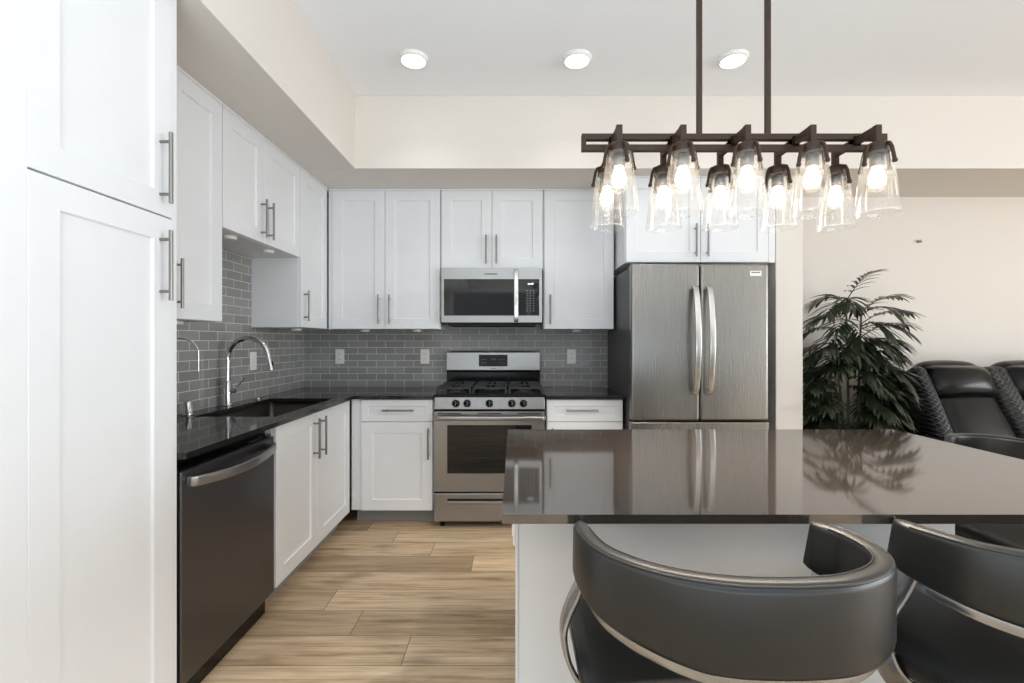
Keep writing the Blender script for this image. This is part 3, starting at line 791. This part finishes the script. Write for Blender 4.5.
# ------------------------------------------------------------------ ceiling lights
YC = (CEIL-H)*455/(341-57.5)
lab = ['round white recessed ceiling light nearest the left soffit', 'round white recessed ceiling light in the middle of the row of three', 'round white recessed ceiling light between the pendant rods']
cl = None
for px, l_ in zip((413.5, 577, 733), lab):
    X = (px-514)*YC/455
    if cl is None:
        cl = thing('ceiling_light', l_, 'ceiling light', (X, YC, CEIL), 0, 'recessed ceiling lights')
        MB().lathe([(0.0, 0.0), (0.084, 0.0), (0.084, -0.006), (0.074, -0.022), (0.068, -0.022), (0.068, -0.018)]).build('trim_ring', 'white_plastic', cl)
        MB().lathe([(0.068, -0.0195), (0.04, -0.0215), (0.0, -0.022)]).build('diffuser', 'led', cl)
        ll_ = bpy.data.lights.new('downlight', 'AREA'); ll_.shape = 'DISK'; ll_.size = 0.13; ll_.energy = 1.0; ll_.spread = math.radians(110); ll_.color = (1.0, 0.97, 0.93)
        lo_ = bpy.data.objects.new('downlight', ll_); C.objects.link(lo_); lo_.parent = cl; lo_.location = (0, 0, -0.0235)
    else: dup(cl, (X, YC, CEIL), None, l_)

# ------------------------------------------------------------------ island
t = thing('kitchen_island', 'white panelled kitchen island base under the brown-grey top', 'island', (0.62, 1.6, 0))
ix0, ix1, iy0, iy1 = 0.012-0.62, 1.27-0.62, 1.31-1.6, 1.885-1.6
MB().box(ix0, ix1, iy0, iy1, 0.0, CT-0.021).build('body', 'white', t, 0.002)
MB().box(ix0-0.008, ix0, iy0-0.004, iy0+0.08, 0.0, CT-0.021).build('corner_post', 'white', t, 0.001)
for k in range(3):
    a = ix0+0.004+k*(ix1-ix0-0.008)/3; b = ix0+0.004+(k+1)*(ix1-ix0-0.008)/3
    d = shaker(MB(), -b+g, -a-g, 0.105, CT-0.03, yf=0.0).xf(Matrix.Translation((0, iy1+0.0205, 0)) @ Matrix.Rotation(PI, 4, 'Z')).build('door', 'white', t)
    hb = MB(); hx = b-0.04; hb.tube([(hx, iy1+0.055, 0.62), (hx, iy1+0.055, 0.84)], 0.0062, 12)
    for z in (0.65, 0.81): hb.tube([(hx, iy1+0.0195, z), (hx, iy1+0.055, z)], 0.0048, 10)
    hb.build('handle', 'nickel', d)
op = MB().box(ix0-0.015, ix0-0.0085, iy0+0.004, iy0+0.076, 0.685, 0.805).build('outlet_plate', 'white_plastic', t, 0.002)
mb = MB()
for z in (0.722, 0.768): mb.box(ix0-0.018, ix0-0.0145, iy0+0.022, iy0+0.058, z-0.016, z+0.016)
mb.build('socket', 'white_plastic', op)
tag(MB().box(-0.026, 1.594, 0.973, 1.915, CT-0.020, CT).build('island_worktop', 'quartz_island'), 'large polished brown-grey stone top of the kitchen island', 'worktop')

# ------------------------------------------------------------------ bar stools
def make_stool(label):
    t = thing('bar_stool', label, 'bar stool', (0, 0, 0), 0, 'bar stools around the island')
    P = [(-0.272, 0.134, 0), (-0.269, 0.07, 0), (-0.250, 0.0, 0), (-0.213, -0.05, 0), (-0.163, -0.089, 0), (-0.110, -0.114, 0), (-0.05, -0.130, 0), (0.01, -0.135, 0),
         (0.075, -0.134, 0), (0.142, -0.125, 0), (0.208, -0.098, 0), (0.254, -0.062, 0), (0.278, -0.018, 0), (0.284, 0.03, 0), (0.275, 0.085, 0), (0.242, 0.138, 0)]
    path = crom(P, 7); n = len(path)
    # inward offset to the middle of the padded band
    ztop, th = 0.901, 0.036
    def hgt(i):                                   # shallower at the two arm tips
        u = 1-abs(2*i/(n-1)-1); return 0.098+0.054*min(1, u/0.72)**0.8
    def inset(path, d):
        out = []
        for i, p in enumerate(path):
            tg = (path[min(i+1, n-1)]-path[max(i-1, 0)]).normalized(); nn = Vector((-tg.y, tg.x, 0))
            out.append(p+nn*d)
        return out
    mid = inset(path, th/2)
    sc = []
    for i in range(n):
        e = min(i, n-1-i); k = [0.42, 0.74, 0.90, 0.97][e] if e < 4 else 1.0
        kk = [0.955, 0.985, 0.995, 1.0][e] if e < 4 else 1.0
        sc.append((k, kk*hgt(i)/0.128))
    lean = [Vector((p.x, p.y, ztop-hgt(i)/2)) for i, p in enumerate(mid)]
    bm_ = MB(); bm_.sweep(lean, rrect(th, 0.128, 0.013, 4), scale=sc)
    bm_.build('backrest', 'stool', t)
    for s_ in (1,):
        pp = inset(path, 0.004); pp = [Vector((p.x, p.y, ztop-0.004)) for p in pp][5:-5]
        MB().tube(pp, 0.0024, 8).build('piping', 'stool', t)
        pp = inset(path, th-0.004); pp = [Vector((p.x, p.y, ztop-0.003)) for p in pp][5:-5]
        MB().tube(pp, 0.0018, 8).build('piping', 'stool', t)
    st = inset(path, 0.022); st = [Vector((p.x, p.y, ztop-hgt(i)-0.011)) for i, p in enumerate(st)][1:-1]
    MB().sweep(st, rrect(0.008, 0.024, 0.002, 2)).build('back_band', 'stool_steel', t)
    # side frames: flat bar from the band tip, bulging out, then in under the seat to the post
    for s_ in (-1, 1):
        pts = crom([(s_*0.246, 0.105, 0.825), (s_*0.256, 0.120, 0.765), (s_*0.276, 0.134, 0.71), (s_*0.287, 0.138, 0.66), (s_*0.277, 0.133, 0.60), (s_*0.245, 0.123, 0.55), (s_*0.19, 0.112, 0.522), (s_*0.10, 0.10, 0.511), (0.0, 0.09, 0.510)], 6)
        MB().sweep(pts, rrect(0.060, 0.011, 0.004, 2), up=(s_*0.9, 0.0, 0.44)).build('side_frame', 'stool_steel', t)
    sm = MB(); sm.cushion(0, 0.095, 0.605, 0.524, 0.47, 0.075, 0.036, (0, 0, 0.010), 14)
    so = sm.build('seat', 'stool', t)
    ring = [(0.2595*math.copysign(abs(math.cos(a))**0.35, math.cos(a)), 0.095+0.2325*math.copysign(abs(math.sin(a))**0.35, math.sin(a)), 0.618) for a in [2*PI*k/64 for k in range(65)]]
    MB().tube(ring, 0.003, 8, cap=False).build('seat_piping', 'stool', so)
    MB().box(-0.12, 0.12, -0.03, 0.21, 0.535, 0.572).build('seat_plate', 'black', t, 0.004)
    MB().lathe([(0.0, 0.02), (0.035, 0.02), (0.035, 0.30), (0.026, 0.305), (0.026, 0.54), (0.0, 0.54)], 0, 0.09, 24).build('post', 'stool_steel', t)
    MB().lathe([(0.0, 0.0), (0.215, 0.0), (0.215, 0.008), (0.20, 0.014), (0.05, 0.03), (0.0, 0.03)], 0, 0.09, 40).build('base_plate', 'stool_steel', t)
    fr = [(0.0, 0.12, 0.24), (-0.13, 0.15, 0.24), (-0.16, 0.25, 0.24), (0, 0.29, 0.24), (0.16, 0.25, 0.24), (0.13, 0.15, 0.24), (0.0, 0.12, 0.24)]
    MB().tube(crom(fr, 6), 0.010, 10, cap=False).build('footrest', 'stool_steel', t)
    return t
stool = make_stool('grey bar stool with a wraparound back at the front left of the island')
stool.location = (0.392, 0.83, 0); stool.rotation_euler = (0, 0, 0)
dup(stool, (1.086, 0.896, 0), math.radians(12), 'grey bar stool at the front of the island cut by the right edge')
dup(stool, (1.856, 1.585, 0), math.radians(90), 'grey bar stool at the far right end of the island near the sofa')

# ------------------------------------------------------------------ linear pendant over the island
PX, PY = 0.7085, 1.47
t = thing('linear_chandelier', 'dark bronze ten-light linear chandelier with seeded glass shades over the island', 'chandelier', (PX, PY, 1.65))
oz = 1.65
zt, zb = 1.943-oz, 1.889-oz; hl = 0.4905
mb = MB()
mb.box(-hl, hl, -0.01, 0.01, zt-0.019, zt); mb.box(-hl, hl, -0.01, 0.01, zb, zb+0.019)
for s_ in (-1, 1): mb.box(min(s_*hl, s_*(hl-0.014)), max(s_*hl, s_*(hl-0.014)), -0.01, 0.01, zb+0.019, zt-0.019)
mb.build('frame', 'bronze', t, 0.001)
for dx in (-0.1105, 0.1105):
    MB().box(dx-0.0072, dx+0.0072, -0.0072, 0.0072, zt, CEIL-oz-0.02).build('rod', 'bronze', t)
MB().box(-0.19, 0.19, -0.05, 0.05, CEIL-oz-0.02, CEIL-oz-0.0005).build('canopy', 'bronze', t, 0.003)
proto = []
def lamp(ax, s_):
    """one arm (s_=-1 toward the room, +1 toward the range) with holder, shade and bulb"""
    parts = []
    y1 = -0.09 if s_ < 0 else 0.09
    za = 1.918-oz
    a = MB(); a.box(-0.0075, 0.0075, min(0, y1), max(0, y1), za-0.012, za+0.012)
    ya, yb = (y1-0.0065, y1+0.0065)
    a.box(-0.009, 0.009, ya-0.002, yb+0.002, 1.868-oz, za+0.012)
    a.box(-0.012, 0.012, -0.0125, 0.0125, za-0.016, za+0.016)
    arm = a.build('arm', 'bronze', t, 0.0015)
    h = MB()
    zs = 1.874-oz
    h.lathe([(0.0, zs), (0.026, zs), (0.031, zs-0.006), (0.031, zs-0.030), (0.027, zs-0.032), (0.0, zs-0.032)], 0, y1, 20)
    for k in range(4):
        an = k*PI/2+0.26
        c, d = math.cos(an), math.sin(an)
        h.tube([(c*0.026, y1+d*0.026, zs-0.006), (c*0.036, y1+d*0.036, zs-0.010), (c*0.0425, y1+d*0.0425, zs-0.024), (c*0.0505, y1+d*0.0505, zs-0.066)], 0.0052, 8)
        h.lathe([(0.0, -0.006), (0.006, -0.005), (0.0075, 0.0), (0.006, 0.005), (0.0, 0.006)], 0, 0, 10)
        off = len(h.v)-50
        for q in range(off, len(h.v)): v = h.v[q]; h.v[q] = (v[0]+c*0.0505, v[1]+y1+d*0.0505, v[2]+zs-0.068)
    h.build('lamp_holder', 'bronze', arm)
    MB().lathe([(0.0, zs-0.032), (0.019, zs-0.032), (0.019, zs-0.066), (0.017, zs-0.070), (0.0, zs-0.070)], 0, y1, 20).build('socket', 'steel_dark', arm)
    sh = MB(); z1, z0 = zs-0.029, 1.664-oz
    prof = [(0.030, z1+0.002), (0.036, z1), (0.0385, z1-0.006)]
    for k in range(1, 9): f = k/8; prof.append((0.0385+(0.0585-0.0385)*f, z1-0.006+(z0-z1+0.006)*f))
    prof += [(0.0592, z0-0.0012), (0.0578, z0-0.002), (0.0566, z0-0.0006)]
    sh.lathe(prof, 0, y1, 40)
    sh.build('glass_shade', 'glass', arm)
    b = MB(); bz = zs-0.070
    b.lathe([(0.013, bz+0.001), (0.014, bz-0.008), (0.019, bz-0.022), (0.0225, bz-0.036), (0.021, bz-0.050), (0.014, bz-0.060), (0.0, bz-0.064)], 0, y1, 20)
    b.build('bulb', 'bulb', arm)
    ld = bpy.data.lights.new('bulb_light', 'SPOT'); ld.shadow_soft_size = 0.02; ld.spot_size = math.radians(140); ld.spot_blend = 1.0
    ld.energy = 11; ld.color = (1.0, 0.86, 0.70)
    lo = bpy.data.objects.new('bulb_light', ld); C.objects.link(lo); lo.parent = arm; lo.location = (0, y1, bz-0.118)
    return arm
fx = [(p-514)*1.38/455-PX for p in (619, 682.8, 747, 812, 877)]
for s_ in (-1, 1):
    a0 = lamp(0, s_); a0.location = (fx[0], 0, 0)
    for x in fx[1:]:
        c = a0.copy(); C.objects.link(c); c.parent = t; c.location = (x, 0, 0)
        for ch in list(a0.children):
            d = ch.copy(); C.objects.link(d); d.parent = c

# ------------------------------------------------------------------ potted palm
PLX, PLY = 2.435, 3.27
t = thing('potted_palm', 'tall leafy indoor palm standing between the wall end and the black sofa', 'plant', (PLX, PLY, 0))
MB().lathe([(0.0, 0.0), (0.12, 0.0), (0.13, 0.02), (0.165, 0.30), (0.172, 0.32), (0.172, 0.345), (0.155, 0.345), (0.15, 0.30), (0.0, 0.295)], 0, 0, 32).build('pot', 'pot', t)
MB().lathe([(0.0, 0.318), (0.08, 0.316), (0.151, 0.308)], 0, 0, 24).build('soil', 'soil', t)
rnd = random.Random(21)
stems = [(-0.03, 0.0, 1.56, -0.02), (0.05, 0.02, 1.48, 0.03), (-0.02, 0.05, 1.18, -0.06), (0.04, -0.05, 1.10, 0.09), (-0.06, -0.03, 0.98, -0.10), (0.0, -0.04, 0.9, 0.02)]
def stem_at(s, z):
    f = (z-0.31)/(s[2]-0.31); return Vector((s[0]+s[3]*f*f, s[1]*(1+f*0.3), z))
def frond(base, ang, length, rise, droop, nl=10, ll=0.19):
    dirv = Vector((math.cos(ang), math.sin(ang), 0)); pts = []
    if dirv.x > 0.2 and base.z < 0.98: length = min(length, max(0.1, (2.72-PLX-base.x)/(dirv.x*0.95)))
    if dirv.x < -0.2: length = min(length, (PLX+base.x-2.0-0.075)/(-dirv.x*0.95))
    for k in range(13):
        f = k/12
        pts.append(base+dirv*length*(f*0.95)+Vector((0, 0, rise*f-droop*f*f)))
    mb = MB(); mb.tube(pts, 0.003, 6, radii=[0.0042*(1-0.75*k/12) for k in range(13)])
    sidev = Vector((-dirv.y, dirv.x, 0))
    def leaflet(p, d, L, w):
        d = d.normalized(); ex = PLX+p.x+d.x*L
        if ex < 2.03: L *= max(0.25, (PLX+p.x-2.03)/(-d.x*L)) if d.x < 0 else 0.4
        if ex > 2.735 and p.z < 1.16 and PLY+p.y > 2.95: L *= max(0.2, (2.735-PLX-p.x)/(d.x*L)) if d.x > 0 else 0.4
        sd = d.cross(Vector((0, 0, 1)))
        if sd.length < 0.05: sd = sidev
        sd.normalize(); vs = []; fs = []
        n = 5
        for i in range(n+1):
            f = i/n; c = p+d*L*f+Vector((0, 0, -L*0.36*f*f))
            ww = w*math.sin(PI*min(1, 0.10+f*0.90))**0.75 if f < 1 else 0.0003
            vs += [c-sd*ww+Vector((0, 0, 0.25*ww)), c, c+sd*ww+Vector((0, 0, 0.25*ww))]
        for i in range(n):
            o = i*3
            fs += [(o, o+1, o+4, o+3), (o+1, o+2, o+5, o+4)]
        mb.add(vs, fs, True)
    for k in range(nl):
        f = 0.22+0.76*k/(nl-1); i = min(11, int(f*12)); p = pts[i].lerp(pts[i+1], f*12-i)
        tg = (pts[i+1]-pts[i]).normalized()
        L = ll*(0.75+0.5*math.sin(PI*(0.15+0.75*(k/(nl-1)))))*rnd.uniform(0.88, 1.1)
        for s_ in (-1, 1):
            spread = 1.0-0.45*(k/(nl-1))
            d = tg*(0.75+0.35*k/nl)+sidev*s_*spread+Vector((0, 0, rnd.uniform(0.0, 0.22)))
            leaflet(p, d, L, 0.0135*rnd.uniform(0.85, 1.15))
    leaflet(pts[-1], (pts[-1]-pts[-2]), ll*0.8, 0.010)
    mb.build('frond', 'leaf', t, fix=False)
for s in stems:
    pts = [stem_at(s, 0.30+(s[2]-0.30)*k/10) for k in range(11)]
    MB().tube(pts, 0.008, 8, radii=[0.010-0.004*k/10 for k in range(11)]).build('stem', 'stem', t)
# placed fronds: (stem, height on it, heading deg, length, rise, droop)
FR = [(0, 1.56, 12, 0.24, 0.34, 0.12), (0, 1.55, 170, 0.20, 0.15, 0.14), (0, 1.54, 245, 0.18, 0.16, 0.16), (0, 1.54, 120, 0.15, 0.20, 0.14),
      (1, 1.48, 0, 0.26, 0.27, 0.15), (1, 1.46, 300, 0.20, 0.20, 0.18), (0, 1.52, 205, 0.22, 0.14, 0.18), (1, 1.46, 70, 0.16, 0.20, 0.14),
      (0, 1.42, 182, 0.27, 0.16, 0.16), (0, 1.40, 222, 0.25, 0.14, 0.18), (1, 1.40, 352, 0.30, 0.24, 0.15), (1, 1.38, 288, 0.20, 0.14, 0.18), (0, 1.38, 258, 0.20, 0.10, 0.2), (1, 1.36, 320, 0.26, 0.16, 0.18),
      (0, 1.32, 176, 0.29, 0.20, 0.18), (0, 1.28, 212, 0.31, 0.18, 0.22), (1, 1.30, 2, 0.34, 0.26, 0.16), (1, 1.24, 335, 0.24, 0.20, 0.18),
      (0, 1.26, 300, 0.24, 0.18, 0.20), (1, 1.24, 262, 0.24, 0.16, 0.22), (0, 1.22, 150, 0.26, 0.18, 0.20), (1, 1.2, 40, 0.22, 0.18, 0.16)]
for k in range(11):
    z = 1.20-0.065*k
    for j, a in enumerate((176, 356, 212, 326, 262, 130, 50, 290)):
        s = (2, 3, 4, 3, 5, 2, 3, 5)[j]
        zz = z+rnd.uniform(-0.03, 0.03)
        if zz > stems[s][2]: s = (0, 1)[j % 2]
        Lf = rnd.uniform(0.26, 0.35) if j < 4 else (rnd.uniform(0.20, 0.27) if j in (4, 7) else rnd.uniform(0.12, 0.17))
        if j in (0, 2): Lf *= 0.9
        if j in (1, 3): Lf *= 0.72 if k < 2 else 0.55
        FR.append((s, zz, a+rnd.uniform(-16, 16), Lf, rnd.uniform(0.13, 0.24), rnd.uniform(0.14, 0.24)))
for (s, z, a, L, ri, dr_) in FR:
    frond(stem_at(stems[s], z), math.radians(a), L, ri, dr_, nl=8, ll=0.135)

# ------------------------------------------------------------------ black reclining sofa
SX = 2.695
t = thing('reclining_sofa', 'black leather reclining sofa with quilted side wings against the cream wall', 'sofa', (SX, 3.0, 0))
def cush(name, mat, c, size, r, puff=(0, 0, 0), rx=0.0, n=10, rz=0.0, ry=0.0, parent=None):
    m = Matrix.Rotation(rz, 3, 'Z') @ Matrix.Rotation(rx, 3, 'X') @ Matrix.Rotation(ry, 3, 'Y')
    return MB().cushion(*c, *size, r, puff, n, m).build(name, mat, parent or t)
NS, PITCH, A0 = 3, 0.56, 0.13
Wd = A0*2+NS*PITCH
MB().box(0.03, Wd-0.03, -0.42, 0.50, 0.03, 0.36).build('base', 'sofa', t, 0.02)
for x in (0.08, Wd-0.08):
    for y in (-0.36, 0.44): MB().lathe([(0.0, 0.0), (0.025, 0.0), (0.03, 0.03), (0.0, 0.03)], x, y, 12).build('foot', 'black', t)
for x in (A0/2, Wd-A0/2):
    cush('arm', 'sofa', (x, -0.03, 0.34), (A0, 0.90, 0.60), 0.055, (0.0, 0.0, 0.02))
TL = -0.52                                        # recline of the backs
for k in range(NS):
    x = A0+PITCH*(k+0.5)
    cush('back_shell', 'sofa', (x, 0.43, 0.60), (PITCH+0.17, 0.26, 0.86), 0.10, rx=-0.12)
    cush('seat_cushion', 'sofa', (x, -0.14, 0.42), (PITCH-0.01, 0.62, 0.20), 0.06, (0, 0, 0.03))
    cush('footrest', 'sofa', (x, -0.44, 0.24), (PITCH-0.02, 0.10, 0.36), 0.04, (0, 0.02, 0))
    for s_ in (-1, 1):
        cush('wing', 'sofa_quilt', (x+s_*(PITCH/2-0.02), 0.135, 0.80), (0.115, 0.20, 0.62), 0.055, (0, 0.012, 0), rx=TL, rz=s_*0.12, n=12)
    cush('lumbar_cushion', 'sofa', (x, 0.12, 0.72), (PITCH-0.13, 0.20, 0.46), 0.06, (0, 0.02, 0), rx=TL)
    cush('headrest', 'sofa', (x-0.01, 0.235, 0.955), (PITCH-0.05, 0.25, 0.32), 0.12, (0, 0.06, 0.035), rx=-0.42, n=16)
    MB().tube(crom([(x-0.19, 0.03, 0.735), (x, 0.008, 0.735), (x+0.19, 0.03, 0.735)], 4), 0.004, 8).build('seam', 'sofa', t)
